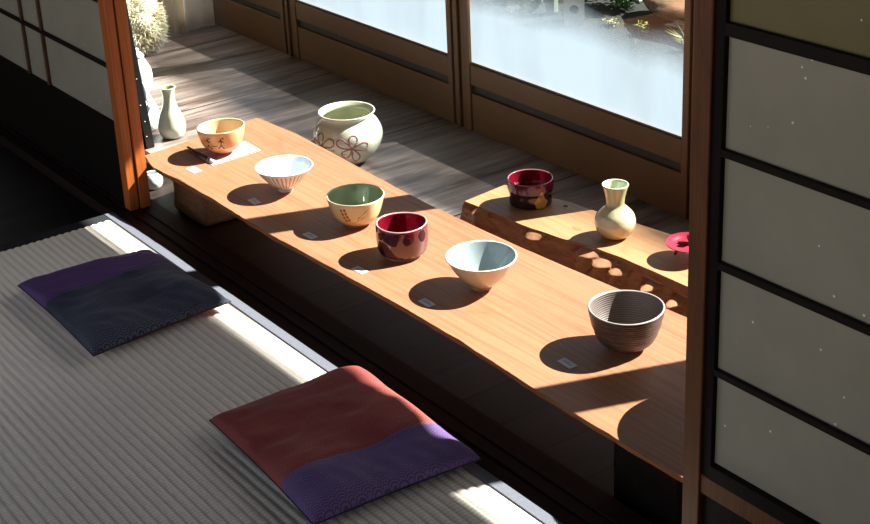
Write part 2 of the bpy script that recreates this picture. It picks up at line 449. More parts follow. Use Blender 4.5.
# ------------------------------------------------------------------ cushions
def cushion(name, corners, split, mats, h, label, seed, zbase, band_first):
    """corners at the floor: (front-left, back-left, back-right, front-right) -> x along, y back"""
    cx = sum(c[0] for c in corners) / 4; cy = sum(c[1] for c in corners) / 4
    t = empty(name, (cx, cy, zbase)); tag(t, label, 'cushion', 'floor cushions on the tatami')
    N, K = 96, 84
    fl, bl, br, fr = [Vector((c[0] - cx, c[1] - cy)) for c in corners]
    def P(u, w):
        pu = u + .012 * math.sin(PI * w) * (1 if u < .5 else -1) * (abs(2 * u - 1) ** 6)
        pw = w + .014 * math.sin(PI * u) * (1 if w < .5 else -1) * (abs(2 * w - 1) ** 6)
        q = (fl * (1 - pu) + fr * pu) * (1 - pw) + (bl * (1 - pu) + br * pu) * pw
        return q
    def top(u, w):
        a = 1 - abs(2 * u - 1) ** 5; b = 1 - abs(2 * w - 1) ** 5
        e = max(a * b, 0) ** .42
        nz = noise.noise(Vector((u * 3 + seed, w * 3, 0))) * .011 + noise.noise(Vector((u * 8 + seed, w * 5, 3))) * .0042 + noise.noise(Vector((u * 20 + seed, w * 9 + 3 * u, 7))) * .0012
        s = abs(u - split)
        seam = -.0022 * math.exp(-(s / .012) ** 2)
        # gathers radiating from seams and edges
        wr = .0016 * math.sin(u * 46 + 3 * math.sin(w * 9 + seed)) * math.exp(-((w - .12) / .16) ** 2)
        wr += .0014 * math.sin(w * 52 + 4 * math.sin(u * 8 + seed)) * math.exp(-((u - .93) / .12) ** 2)
        d = .0030 * math.exp(-(((u - .42) / .10) ** 2 + ((w - .62) / .05) ** 2)) * math.sin(u * 40)
        return .018 + e * (h - .018) + (nz + seam + wr + d) * e
    def bot(u, w):
        a = 1 - abs(2 * u - 1) ** 5; b = 1 - abs(2 * w - 1) ** 5
        return .018 - (max(a * b, 0) ** .6) * .0175
    def sheet(nm, u0, u1, zf, m, flip=False, under=None, n1=N):
        v, f = [], []
        for i in range(n1 + 1):
            for j in range(K + 1):
                u = u0 + (u1 - u0) * i / n1; w = j / K; q = P(u, w); v.append((q.x, q.y, zf(u, w)))
        for i in range(n1):
            for j in range(K):
                a = i * (K + 1) + j; q = (a, a + K + 1, a + K + 2, a + 1)
                f.append(q if not flip else tuple(reversed(q)))
        return pydata(nm, v, f, m, t)
    sheet('main_panel', *((split, 1) if band_first else (0, split)), top, mats[0])
    sheet('side_panel', *((0, split) if band_first else (split, 1)), top, mats[1])
    sheet('underside', 0, 1, bot, mats[2], True)
    # piped edge
    pts = [P(k / 40, 0) for k in range(40)] + [P(1, k / 40) for k in range(40)] + [P(1 - k / 40, 1) for k in range(40)] + [P(0, 1 - k / 40) for k in range(41)]
    v, f = tube_data([(p.x, p.y, .018) for p in pts], .0013, 6, False)
    pydata('edge_seam', v, f, mats[3], t)
    return t
M['red'] = seigaiha('red patterned silk', srgb(126, 36, 36), srgb(196, 112, 94), .028, .6)
M['purple'] = seigaiha('purple patterned silk', srgb(76, 50, 104), srgb(160, 130, 178), .028, .45)
M['navy'] = seigaiha('navy patterned silk', srgb(24, 27, 52), srgb(130, 134, 154), .028, .5)
M['violet'] = plain('plain violet silk', srgb(84, 52, 108), .7, .15, 200, .15)
M['orange'] = plain('orange red silk', srgb(150, 62, 36), .7, .15, 200, .15)
M['darkcloth'] = plain('dark cloth', srgb(30, 22, 36), .8, .15, 200, .15)
cushion('floor_cushion', [(-1.871, .872), (-1.858, 1.150), (-1.500, 1.136), (-1.522, .850)], .70, [M['red'], M['purple'], M['darkcloth'], M['darkcloth']], .046,
        'red floor cushion with a purple end, wave pattern, nearer the camera', 3.1, ZT, False)
cushion('floor_cushion', [(-2.560, .824), (-2.533, 1.092), (-2.220, 1.106), (-2.196, .818)], .36, [M['navy'], M['violet'], M['orange'], M['darkcloth']], .044,
        'dark navy floor cushion with a violet end, farther from the camera', 8.7, ZT, True)

# ------------------------------------------------------------------ long table
def interp(pts, x):
    for (a, b), (c, d) in zip(pts, pts[1:]):
        if x <= c: return b + (d - b) * max(0, (x - a)) / (c - a)
    return pts[-1][1]
t = empty('low_table', (-1.9, 1.4, 0)); tag(t, 'long low reddish wooden plank table with live edges holding six tea bowls', 'table')
fr_pts = [(-2.835, 1.243), (-2.763, 1.226), (-2.66, 1.236), (-2.51, 1.239), (-2.31, 1.236), (-2.18, 1.242), (-2.036, 1.247), (-1.87, 1.253), (-1.70, 1.254), (-1.50, 1.247), (-1.32, 1.245), (-1.19, 1.247), (-1.0, 1.25)]
bk_pts = [(-2.90, 1.545), (-2.885, 1.559), (-2.73, 1.570), (-2.58, 1.565), (-2.265, 1.553), (-2.12, 1.553), (-1.97, 1.557), (-1.84, 1.564), (-1.71, 1.573), (-1.51, 1.590), (-1.0, 1.60)]
def plank(name, parent, org, x0l, x0r, x1, frp, bkp, th, mats, flare, step=.008, seed=0, rag=.0012, ny=24):
    """plank with wavy edges: x0l/x0r = left end x at front/back, flare = how far the sides run out (front, back) at the bottom"""
    v, f, mi = [], [], []
    ni = int((x1 - x0r) / step)
    ring = []
    for i in range(ni + 1):
        s = i / ni
        xf = x0l + (x1 - x0l) * s; xb = x0r + (x1 - x0r) * s
        row = []
        yf = interp(frp, xf) + noise.noise(Vector((xf * 22 + seed, 0, 0))) * rag * 2 + noise.noise(Vector((xf * 90 + seed, 5, 0))) * rag
        yb = interp(bkp, xb) + noise.noise(Vector((xb * 18 + seed, 9, 0))) * rag * 1.5
        for j in range(ny + 1):
            q = j / ny; row.append((xf + (xb - xf) * q, yf + (yb - yf) * q, 0, 0))
        for k, (dy, dz) in enumerate([(.0015, -.0012), (.0, -.3), (-.1, -.7), (-.3, -1)]):
            z = dz * th if k else -.0012
            y = yb + (.0012 if k == 0 else flare[1] * -dz)
            row.append((xb, y, z, 1))
        for k, dz in enumerate([-1, -.7, -.35, 0]):
            z = dz * th if k < 3 else -.0015
            yy = yf - (flare[0] * -dz) - (.0012 if k == 3 else 0) + noise.noise(Vector((xf * 30 + seed, dz * 2, 4))) * rag * (2 if k < 3 else 0)
            row.append((xf, yy, z, 1))
        ring.append(row)
    m = len(ring[0])
    for row in ring:
        for p in row: v.append((p[0] - org[0], p[1] - org[1], p[2]))
    for i in range(ni):
        for j in range(m):
            j2 = (j + 1) % m
            f.append((i * m + j, (i + 1) * m + j, (i + 1) * m + j2, i * m + j2)); mi.append(0 if j < ny else 1)
    f.append(tuple(range(m))); mi.append(1)
    f.append(tuple(reversed(range(ni * m, ni * m + m)))); mi.append(1)
    return pydata(name, v, f, mats, parent, None, False, mi)
plank('table_top', t, (-1.9, 1.4), -2.845, -2.888, -1.0, fr_pts, bk_pts, .018, [M['table'], M['table_edge']], (-.010, -.002), rag=.0009)
# log feet under the table (parts of the table)
def logfoot(x0, x1, y0, y1, z0, z1, seed):
    bm = bmesh.new(); bm_box(bm, (x0, y0, z0), (x1, y1, z1), .012, 3)
    bmesh.ops.subdivide_edges(bm, edges=[e for e in bm.edges if e.calc_length() > .03], cuts=4, use_grid_fill=True)
    for w in bm.verts:
        w.co += Vector([noise.noise(w.co * 22 + Vector((seed, k * 7, 0))) * .004 for k in range(3)]) if z0 + .01 < w.co.z < z1 - .006 else Vector((0, 0, 0))
    me = bpy.data.meshes.new('log_foot'); bm.to_mesh(me); bm.free()
    return link('log_foot', me, M['log'] if seed == 1 else M['darkwood'], t, None, False)  # second foot takes near-black wood, standing in for shade under the table
lf = logfoot(-2.84 + 1.9, -2.690 + 1.9, 1.296 - 1.4, 1.50 - 1.4, ZE, -.0185, 1)
vv, ff = lathe_data([(.0005, -.0015), (.010, -.0012), (.012, 0), (.011, .0012), (.006, .0018), (.0005, .002)], 24)
hv = [(z - .7815, .9 * x - .055, y * .8 - .085) for x, y, z in vv]
pydata('log_heart', hv, ff, M['heart'], lf)
logfoot(-1.36 + 1.9, -1.22 + 1.9, 1.27 - 1.4, 1.50 - 1.4, ZE, -.0185, 5)

# ------------------------------------------------------------------ thick slab behind
SZ = -.055
sl = empty('thick_plank', (-1.95, 1.78, ZE)); tag(sl, 'thick live edge wooden plank on the veranda floor behind the long table', 'plank')
sf = [(-2.262, 1.693), (-2.19, 1.699), (-2.056, 1.708), (-1.99, 1.72), (-1.905, 1.741), (-1.79, 1.75), (-1.67, 1.752), (-1.3, 1.76), (-1.0, 1.76)]
sb = [(-2.275, 1.812), (-2.15, 1.842), (-2.108, 1.851), (-1.936, 1.880), (-1.853, 1.893), (-1.6, 1.91), (-1.0, 1.92)]
patches = [(-2.205, .032, .001, .015), (-2.045, .032, .003, .019), (-1.915, .036, .004, .022), (-1.872, .036, .008, .027), (-1.832, .028, .012, .031), (-1.750, .022, .015, .034), (-1.680, .02, .019, .038)]
def slab_mesh():
    v, f, mi = [], [], []
    x1 = -1.05; n = 240; ny = 16; nv = 48; th = SZ - ZE
    rows = []; fac = set()
    for i in range(n + 1):
        s = i / n
        xf = -2.262 + (x1 + 2.262) * s; xb = -2.275 + (x1 + 2.275) * s
        yf = interp(sf, xf) + noise.noise(Vector((xf * 16, 0, 0))) * .003; yb = interp(sb, xb) + noise.noise(Vector((xb * 14, 3, 0))) * .003
        lx = .012 * math.exp(-i / 3.)
        row = []
        for j in range(ny + 1):
            q = j / ny; row.append((xf + (xb - xf) * q, yf + (yb - yf) * q, th))
        for q in (.03, .3, .6, 1): row.append((xb, yb + .02 * q, th * (1 - q)))
        # front side bottom->top with ledges where the bark was cut away
        side = []
        for k in range(1, nv + 1):
            q = k / nv
            y = yf - .004 * min(1, q * 8) - .022 * q ** 1.5
            z = th * (1 - q)
            y0_ = y
            for (pc, pw, pd, ps) in patches:
                g = math.exp(-((xf - pc + .3 * (q * th - pd) + .006 * noise.noise(Vector((xf * 60, q * 12, pc)))) / (pw * .75)) ** 2)
                dd = q * th - pd
                # the cut face runs outwards as a shallow ledge just below depth pd
                if dd > 0: y = min(y, y0_ - g * ps * min(1, dd / .010) * (1 - .8 * max(0, dd - .010) / (th - pd)))
                if g > .5 and -.0005 < dd < .012: fac.add((i, k))
            y += noise.noise(Vector((xf * 28, q * 3, 2))) * .006 * min(1, q * 3) + noise.noise(Vector((xf * 70, q * 9, 2))) * .0022 * min(1, q * 3)
            side.append((xf - lx * q, y, z))
        row += list(reversed(side)); rows.append(row)
    m = len(rows[0])
    for r in rows:
        for p in r: v.append((p[0] + 1.95, p[1] - 1.78, p[2]))
    for i in range(n):
        for j in range(m):
            j2 = (j + 1) % m
            f.append((i * m + j, (i + 1) * m + j, (i + 1) * m + j2, i * m + j2)); mi.append(0 if j < ny else (2 if (i, m - j) in fac else 1))
    f.append(tuple(range(m))); mi.append(1); f.append(tuple(reversed(range(n * m, n * m + m)))); mi.append(1)
    return v, f, mi
v, f, mi = slab_mesh(); pydata('plank_body', v, f, [M['slab'], M['slab_side'], M['facet']], sl, None, False, mi)
def flat_disc(name, cx, cy, rx, ry, z, m, parent, h=.0006, seed=0):
    v, f = [], []
    n = 28
    for k in range(n):
        a = 2 * PI * k / n; w = 1 + .25 * noise.noise(Vector((math.cos(a) * 2 + seed, math.sin(a) * 2, 0)))
        v.append((cx + rx * w * math.cos(a), cy + ry * w * math.sin(a), z + h))
    for k in range(n): v.append((v[k][0], v[k][1], z - .0005))
    f.append(tuple(range(n)))
    for k in range(n): f.append((k, k + n, (k + 1) % n + n, (k + 1) % n))
    return pydata(name, v, f, m, parent, None, False)
flat_disc('knot', -2.10 + 1.95, 1.832 - 1.78, .006, .0045, SZ - ZE, M['knot'], sl, seed=2)
flat_disc('knot', -2.00 + 1.95, 1.775 - 1.78, .011, .006, SZ - ZE, M['knot_ring'], sl, seed=5)

# ================================================================== CERAMICS
def glaze(name, c, rough=.15, var=.12, scale=30, bump=.04, coat=.3, stops=None, streak=False):
    m = NT(name); v = m.coord((1, 1, .3) if streak else (1, 1, 1)); n = m.noise(v, scale, 4, .6, .5)
    d = tuple(x * (1 - var) for x in c); h = tuple(min(1, x * (1 + var)) for x in c)
    m.col(m.ramp(n, stops or [(.3, d), (.7, h)])); m.set(Roughness=rough, Coat_Weight=coat, Coat_Roughness=.08)
    m.bump(n, bump, .001)
    return m
def zglaze(name, stops, zmax, rough=.2, coat=.3, nscale=40, namp=.08, speck=None):
    """colour bands by height along the wall with a wandering boundary"""
    m = NT(name); c = m.n('ShaderNodeTexCoord'); sp = m.n('ShaderNodeSeparateXYZ'); m.l(c.outputs['Object'], sp.inputs[0])
    v = m.coord(); n = m.noise(v, nscale, 3)
    z = m.math('ADD', m.math('DIVIDE', sp.outputs[2], zmax), m.math('MULTIPLY', m.math('SUBTRACT', n, .5), namp))
    cc = m.ramp(z, stops)
    n2 = m.noise(v, 150, 3)
    cc = m.mix(m.math('MULTIPLY', n2, .25), cc, tuple(x * .6 for x in stops[len(stops) // 2][1]))
    m.col(cc); m.set(Roughness=rough, Coat_Weight=coat, Coat_Roughness=.08); m.bump(n2, .06, .0008)
    return m

def vessel(name, loc, outer, mats, label, cat, group, foot_mat=None, foot_h=.0, th=.0035, floor=.006, seg=96, fn=None, rz=0, n=5, tilt=None):
    t = empty(name, loc, rz); tag(t, label, cat, group)
    if tilt: t.rotation_euler = (*tilt, rz)
    if foot_h:
        r0 = outer[0][0]; base = [(r0 * .98, 0), (r0, .0012), (r0, foot_h)]
        pr = [(r0 * .72, .0)] + base + [(r0 * .72, foot_h), (r0 * .72, .0)]
        v, f = [], []
        S = 64
        for (r, z) in pr[:-1]:
            for k in range(S): a = 2 * PI * k / S; v.append((r * math.cos(a), r * math.sin(a), z))
        q = len(pr) - 1
        for i in range(q):
            for k in range(S):
                k2 = (k + 1) % S; i2 = (i + 1) % q
                f.append((i * S + k, i * S + k2, i2 * S + k2, i2 * S + k))
        pydata('foot_ring', v, f, foot_mat, t)
        outer = [(r0 * .9, foot_h - .0006)] + [p for p in outer if p[1] > foot_h]
    prof, rim = vessel_prof(outer, th, floor + (foot_h * .5), n)
    def mf(i): return 0 if i < rim else (2 if i < rim + 3 else 1)
    b = lathe('body', prof, mats, t, seg, (lambda i, r, z, a: fn(i, r, z, a, rim)) if fn else None, mf)
    return t, prof, rim

def surf(prof, rim, z, a, off=.0003):
    """point on the outer wall at height z and angle a"""
    for (r0, z0), (r1, z1) in zip(prof[2:rim], prof[3:rim + 1]):
        if z0 <= z <= z1 and z1 > z0:
            r = r0 + (r1 - r0) * (z - z0) / (z1 - z0)
            return ((r + off) * math.cos(a), (r + off) * math.sin(a), z)
    r = prof[rim][0]; return ((r + off) * math.cos(a), (r + off) * math.sin(a), z)

def stroke(name, prof, rim, pts, w, mat, parent, off=.0002):
    """painted line hugging the wall; pts = (angle, z)"""
    P = [surf(prof, rim, z, a, off) for a, z in pts]
    if not isinstance(w, (list, tuple)): w = [w] * len(P)
    v, f = tube_data(P, w, 6)
    # flatten the tube radially so that it stays a thin layer of paint
    vv = []
    for i, q in enumerate(v):
        c = Vector(P[i // 6]); d = Vector(q) - c; nrm = Vector((c.x, c.y, 0)).normalized()
        d -= nrm * d.dot(nrm) * .75; vv.append(tuple(c + d))
    return pydata(name, vv, f, mat, parent)
def blob(name, prof, rim, a0, z0, ra, rz, mat, parent, off=.0004, seed=0):
    """thin patch of glaze hugging the wall"""
    n = 32; rings = [.25, .5, .75, .93, 1.0]
    v = [surf(prof, rim, z0, a0, off)]
    for q_, o_ in zip(rings, [off, off, off, off * .8, -.0001]):
        for k in range(n):
            q = 2 * PI * k / n; w = (1 + .22 * noise.noise(Vector((math.cos(q) * 1.5 + seed, math.sin(q) * 1.5, seed)))) * q_
            v.append(surf(prof, rim, z0 + rz * w * math.sin(q), a0 + ra * w * math.cos(q), o_))
    f = [(0, 1 + k, 1 + (k + 1) % n) for k in range(n)]
    for r_ in range(len(rings) - 1):
        f += [(1 + r_ * n + k, 1 + (r_ + 1) * n + k, 1 + (r_ + 1) * n + (k + 1) % n, 1 + r_ * n + (k + 1) % n) for k in range(n)]
    return pydata(name, v, f, mat, parent)

FACE = math.atan2(-1.4, 1.9)       # the side of the wares that looks at the room
grpT = 'tea bowls lined up on the long table'
# 1 tan bowl with brushed figures
c_in = glaze('cream interior glaze', srgb(206, 178, 138), .25).m; tan = zglaze('tan clay glaze', [(0, srgb(190, 120, 80)), (.3, srgb(206, 146, 100)), (1, srgb(222, 178, 126))], .062, .3).m
ink = plain('brown brush ink', srgb(52, 26, 16), .5, .1, 100, 0)
b, pr, rm = vessel('tea_bowl', (-2.738, 1.385, .0), [(.0178, 0), (.019, .003), (.027, .0075), (.040, .019), (.0485, .036), (.0533, .0613)], [tan, c_in, glaze('cream rim', srgb(230, 200, 150), .3).m],
                   'tan tea bowl with small brown brushed figures, on folded white paper', 'tea bowl', grpT, glaze('bare tan foot', srgb(170, 104, 66), .7, coat=0).m, .004,
                   fn=lambda i, r, z, a, rim: (r * (1 + .003 * math.cos(2 * a)), z + .0018 * (z / .06) * math.cos(a - 0.4)))
A = FACE
for dx, s in ((-.52, 1), (.10, 1)):
    for k, pts in enumerate([[(A + dx, .050), (A + dx + .02, .042), (A + dx - .02, .033)], [(A + dx - .12, .043), (A + dx, .045), (A + dx + .13, .041)],
                [(A + dx - .01, .034), (A + dx - .13, .026)], [(A + dx, .034), (A + dx + .14, .024)], [(A + dx + .05, .052), (A + dx + .13, .055 - .006 * s)]]):
        stroke('brush_mark', pr, rm, pts, [.0011, .0016, .0008][:len(pts)], ink, b)
stroke('brush_mark', pr, rm, [(A - .38, .033), (A - .2, .031), (A - .05, .033)], .0009, ink, b)
# 2 white fluted bowl
def flute_mat():
    m = NT('fluted white porcelain'); c = m.n('ShaderNodeTexCoord'); sp = m.n('ShaderNodeSeparateXYZ'); m.l(c.outputs['Object'], sp.inputs[0])
    a = m.math('ARCTAN2', sp.outputs[1], sp.outputs[0]); s = m.math('SINE', m.math('MULTIPLY', a, 36))
    hz = m.math('LESS_THAN', sp.outputs[2], .0485); s = m.math('MULTIPLY', m.ramp(s, [(.1, (0, 0, 0)), (.75, (1, 1, 1))]), hz)
    m.col(m.mix(s, srgb(232, 226, 214), srgb(156, 152, 142))); m.set(Roughness=.2, Coat_Weight=.3); return m.m
wp = glaze('pale blue white porcelain', srgb(226, 234, 238), .12, .04).m
def flutes(i, r, z, a, rim):
    if i < rim and .009 < z < .049:
        e = min(1, (z - .009) / .006, (.049 - z) / .004)
        return r - .0007 * e * (.5 + .5 * math.sin(36 * a)) * (r / .05), z
    return r, z
vessel('tea_bowl', (-2.455, 1.376, 0), [(.0152, 0), (.0155, .006), (.0185, .0085), (.034, .021), (.048, .037), (.0555, .048), (.0604, .0544)],
       [flute_mat(), wp, wp], 'white porcelain tea bowl with vertical fluting', 'tea bowl', grpT, glaze('white foot', srgb(190, 182, 170), .3).m, .0065, seg=288, fn=flutes, th=.003)
# 3 green bowl
green = glaze('green interior glaze', srgb(136, 148, 120), .08, .15, 12, .05, .6).m
cream3 = zglaze('mottled cream glaze', [(0, srgb(170, 110, 66)), (.2, srgb(190, 142, 90)), (.4, srgb(206, 180, 126)), (1, srgb(214, 196, 150))], .0606, .22).m
b, pr, rm = vessel('tea_bowl', (-2.213, 1.392, 0), [(.0235, 0), (.0238, .003), (.033, .0085), (.044, .021), (.051, .039), (.0569, .0606)], [cream3, green, glaze('pale green rim', srgb(196, 186, 150), .2).m],
                   'cream tea bowl with green inside, brown dots and a leaf line', 'tea bowl', grpT, glaze('bare brown foot', srgb(150, 92, 58), .7, coat=0).m, .004)
dot = plain('rust brown spots', srgb(138, 84, 40), .4, .2, 90, 0)
for k, (da, z) in enumerate([(-.50, .048), (-.36, .050), (-.47, .040), (-.33, .042), (-.44, .032), (-.30, .034), (-.24, .027), (-.38, .025)]):
    blob('brown_spot', pr, rm, A + da, z, .055, .0034, dot, b, seed=k)
leaf = plain('grey green brush line', srgb(118, 104, 66), .4, .1, 90, 0)
stroke('leaf_line', pr, rm, [(A - .05, .020), (A + .15, .032), (A + .40, .044), (A + .62, .053)], [.0008, .0011, .001, .0005], leaf, b)
stroke('leaf_line', pr, rm, [(A + .05, .024), (A + .30, .030), (A + .55, .040)], [.0007, .001, .0004], leaf, b)
# 4 maroon cup with big spots
crim = glaze('crimson interior glaze', srgb(120, 14, 34), .06, .2, 15, .04, .8).m
mar = zglaze('maroon glaze over pinkish clay', [(0, srgb(130, 76, 56)), (.16, srgb(108, 60, 46)), (.45, srgb(92, 46, 40)), (.74, srgb(84, 28, 30)), (.86, srgb(88, 14, 26)), (1, srgb(104, 18, 30))], .0643, .12, .6, 28, .16).m
b, pr, rm = vessel('tea_cup', (-2.038, 1.378, 0), [(.0345, 0), (.037, .0015), (.043, .009), (.0470, .020), (.0488, .040), (.0479, .0643)], [mar, crim, glaze('pink white rim', srgb(200, 150, 150), .2).m],
                   'upright maroon cup with large dark round spots and unglazed drips at the base', 'tea cup', grpT, glaze('pale clay base', srgb(190, 140, 110), .7, coat=0).m, .002,
                   fn=lambda i, r, z, a, rim: (r * (1 + .003 * math.cos(3 * a + 1)), z + (.0008 * math.sin(2 * a) if z > .05 else 0)))
dk = plain('dark maroon spots', srgb(46, 6, 12), .45, .2, 40, 0, Specular_IOR_Level=.25)
for k, (da, z, ra, rz) in enumerate([(-.98, .022, .24, .017), (-.42, .049, .34, .010), (-.33, .044, .20, .008), (.22, .046, .17, .009), (-.95, .050, .16, .007), (.9, .05, .2, .012)]):
    blob('dark_spot', pr, rm, A + da, z, ra, rz, dk, b, .0005, seed=k * 3)
for k, (da, w) in enumerate([(-.3, .10), (-.02, .09), (.30, .12), (.62, .08), (-.62, .09)]):
    blob('glaze_drip', pr, rm, A + da, .008, w, .005, glaze('dark drip %d' % k, srgb(74, 22, 22), .1, .2, 20).m, b, .0005, seed=k)
# 5 blue celadon bowl
cel = glaze('blue grey interior glaze', srgb(146, 160, 162), .10, .08, 14, .03, .6).m
cream5 = zglaze('cream white glaze', [(0, srgb(176, 132, 96)), (.12, srgb(182, 154, 116)), (.3, srgb(186, 172, 140)), (1, srgb(190, 180, 152))], .0604, .2).m
b, pr, rm = vessel('tea_bowl', (-1.833, 1.403, 0), [(.0194, 0), (.0198, .005), (.024, .0085), (.040, .024), (.053, .042), (.0639, .0604)], [cream5, cel, glaze('cream rim 5', srgb(222, 214, 190), .2).m],
       'wide conical cream tea bowl with pale blue green inside', 'tea bowl', grpT, glaze('tan foot', srgb(176, 124, 88), .7, coat=0).m, .005,
       fn=lambda i, r, z, a, rim: (r * (1 + .012 * math.cos(2 * a + 1)), z))
# 6 dark bowl with throwing rings
dark6 = NT('dark iron glaze'); c = dark6.n('ShaderNodeTexCoord'); sp = dark6.n('ShaderNodeSeparateXYZ'); dark6.l(c.outputs['Object'], sp.inputs[0])
w6 = dark6.math('SINE', dark6.math('ADD', dark6.math('MULTIPLY', sp.outputs[2], 2 * PI / .0042), dark6.math('MULTIPLY', dark6.noise(dark6.coord((1, 1, .2)), 30), 5)))
n6 = dark6.noise(dark6.coord((.4, .4, 2)), 90, 4, .7)
dark6.col(dark6.ramp(n6, [(.3, srgb(48, 34, 30)), (.55, srgb(78, 60, 54)), (.75, srgb(120, 102, 94))])); dark6.set(Roughness=.38)
dark6.bump(dark6.math('ADD', dark6.math('MULTIPLY', w6, .5), n6), .5, .0012)
in6 = NT('brown grey interior glaze'); c = in6.n('ShaderNodeTexCoord'); sp = in6.n('ShaderNodeSeparateXYZ'); in6.l(c.outputs['Object'], sp.inputs[0])
wv = in6.math('SINE', in6.math('ADD', in6.math('MULTIPLY', sp.outputs[2], 2 * PI / .0035), in6.math('MULTIPLY', in6.noise(in6.coord(), 20), 4)))
in6.col(in6.ramp(wv, [(.1, srgb(96, 84, 78)), (.9, srgb(134, 122, 116))])); in6.set(Roughness=.35); in6.bump(wv, .4, .001)
b, pr, rm = vessel('tea_bowl', (-1.511, 1.444, 0), [(.0242, 0), (.0245, .003), (.034, .0065), (.0455, .017), (.0525, .033), (.0575, .05), (.0612, .0715)], [dark6.m, in6.m, glaze('greyish rim', srgb(170, 160, 152), .3).m],
       'dark brown ridged tea bowl, the nearest on the long table', 'tea bowl', grpT, glaze('brown foot', srgb(120, 76, 54), .7, coat=0).m, .003,
       fn=lambda i, r, z, a, rim: (r + (.0004 * math.sin(z * 1500) if i < rim else 0), z + .001 * math.sin(2 * a) * z / .07))
# big bowl hidden by the right door; only its shadow shows on the table end
vessel('serving_bowl', (-1.216, 1.452, 0), [(.035, 0), (.036, .006), (.060, .02), (.085, .05), (.104, .08), (.114, .102)], [cream5, cel, cel],
       'large pale bowl behind the right sliding door, casting a round shadow on the table end', 'bowl', None, glaze('tan foot b', srgb(176, 124, 88), .7, coat=0).m, .005)

# 8 jar with painted flowers on the floor
celp = zglaze('pale celadon glaze', [(0, srgb(176, 146, 122)), (.12, srgb(186, 178, 150)), (.3, srgb(206, 208, 186)), (1, srgb(216, 220, 200))], .131, .15, .5, 20, .08).m
inj = glaze('green celadon interior', srgb(182, 184, 158), .12, .08, 12).m
b, pr, rm = vessel('flower_jar', (-2.818, 1.764, ZE), [(.034, 0), (.040, .004), (.058, .018), (.074, .038), (.0835, .062), (.0835, .082), (.074, .103), (.064, .114), (.0615, .119), (.063, .1235), (.0691, .1300)],
       [celp, inj, glaze('cream jar rim', srgb(226, 226, 200), .2).m], 'round pale green jar painted with purple flowers on the veranda floor behind the table', 'jar', None, th=.004)
pur = plain('purple brown brush line', srgb(150, 100, 106), .35, .12, 60, 0)
def petal(a0, z0, ang, ln, wd):
    out = []
    for k in range(13):
        q = k / 12; u = ln * math.sin(PI * q) ; s = wd * math.sin(2 * PI * q)
        dx = u * math.cos(ang) - s * math.sin(ang); dz = u * math.sin(ang) + s * math.cos(ang)
        out.append((a0 + dx / .082, z0 + dz))
    return out
for (a0, z0, rot) in ((A + .16, .062, .1), (A - .80, .062, .5)):
    for k in range(5):
        stroke('flower_petal', pr, rm, petal(a0, z0, rot + k * 2 * PI / 5, .032 if k % 2 else .040, .010), .0019, pur, b)
stroke('flower_stem', pr, rm, [(A - .95, .08), (A - .9, .06), (A - .75, .050), (A - .4, .058), (A - .1, .048), (A + .2, .046)], .0015, pur, b)
stroke('flower_stem', pr, rm, [(A + .2, .05), (A + .12, .075), (A + .28, .088)], .0013, pur, b)

# 7 dark cup on the slab
dk7 = NT('dark maroon glaze with tan patch'); v = dk7.coord(); n7 = dk7.noise(v, 22, 3, .5, .6)
c = dk7.n('ShaderNodeTexCoord'); sp = dk7.n('ShaderNodeSeparateXYZ'); dk7.l(c.outputs['Object'], sp.inputs[0])
ang = dk7.math('ARCTAN2', sp.outputs[1], sp.outputs[0])
dd = dk7.math('ABSOLUTE', dk7.math('SUBTRACT', ang, A + .42))
zz = dk7.math('ABSOLUTE', dk7.math('SUBTRACT', sp.outputs[2], .016))
pf = dk7.math('ADD', dk7.math('DIVIDE', dd, .40), dk7.math('ADD', dk7.math('DIVIDE', zz, .026), dk7.math('MULTIPLY', dk7.math('SUBTRACT', n7, .5), 1.6)))
pf = dk7.math('LESS_THAN', pf, 1.0)
base7 = dk7.ramp(dk7.math('ADD', dk7.math('DIVIDE', sp.outputs[2], .0558), dk7.math('MULTIPLY', dk7.math('SUBTRACT', n7, .5), .4)), [(.35, srgb(34, 16, 20)), (.62, srgb(56, 20, 28)), (.8, srgb(92, 20, 36))])
dk7.col(dk7.mix(pf, base7, srgb(168, 118, 66))); dk7.set(Roughness=.14, Coat_Weight=.3, Coat_Roughness=.05); dk7.bump(n7, .05, .001)
vessel('tea_cup', (-2.163, 1.791, SZ), [(.040, 0), (.0435, .002), (.0448, .007), (.0450, .028), (.0478, .0325), (.0482, .045), (.0478, .0558)], [dk7.m, crim, glaze('wine rim', srgb(150, 90, 100), .1).m],
       'dark wine red glazed cup with a tan patch on the thick plank', 'tea cup', None, th=.003)
# 9 cream bottle vase
v9 = zglaze('cream bottle glaze', [(0, srgb(170, 132, 84)), (.2, srgb(190, 160, 112)), (.35, srgb(206, 196, 160)), (.55, srgb(200, 192, 150)), (.62, srgb(176, 160, 112)), (1, srgb(190, 180, 136))], .111, .15, .6, 26, .12).m
b, pr, rm = vessel('bottle_vase', (-1.922, 1.805, SZ), [(.0197, 0), (.028, .005), (.037, .017), (.0408, .032), (.037, .048), (.027, .060), (.0192, .068), (.0182, .075), (.0205, .09), (.0262, .1109)],
       [v9, glaze('pale green bottle interior', srgb(186, 196, 168), .15).m, glaze('cream bottle rim', srgb(226, 222, 200), .2).m], 'small cream bottle vase with a round belly and flared neck on the thick plank', 'vase', None, th=.0028)
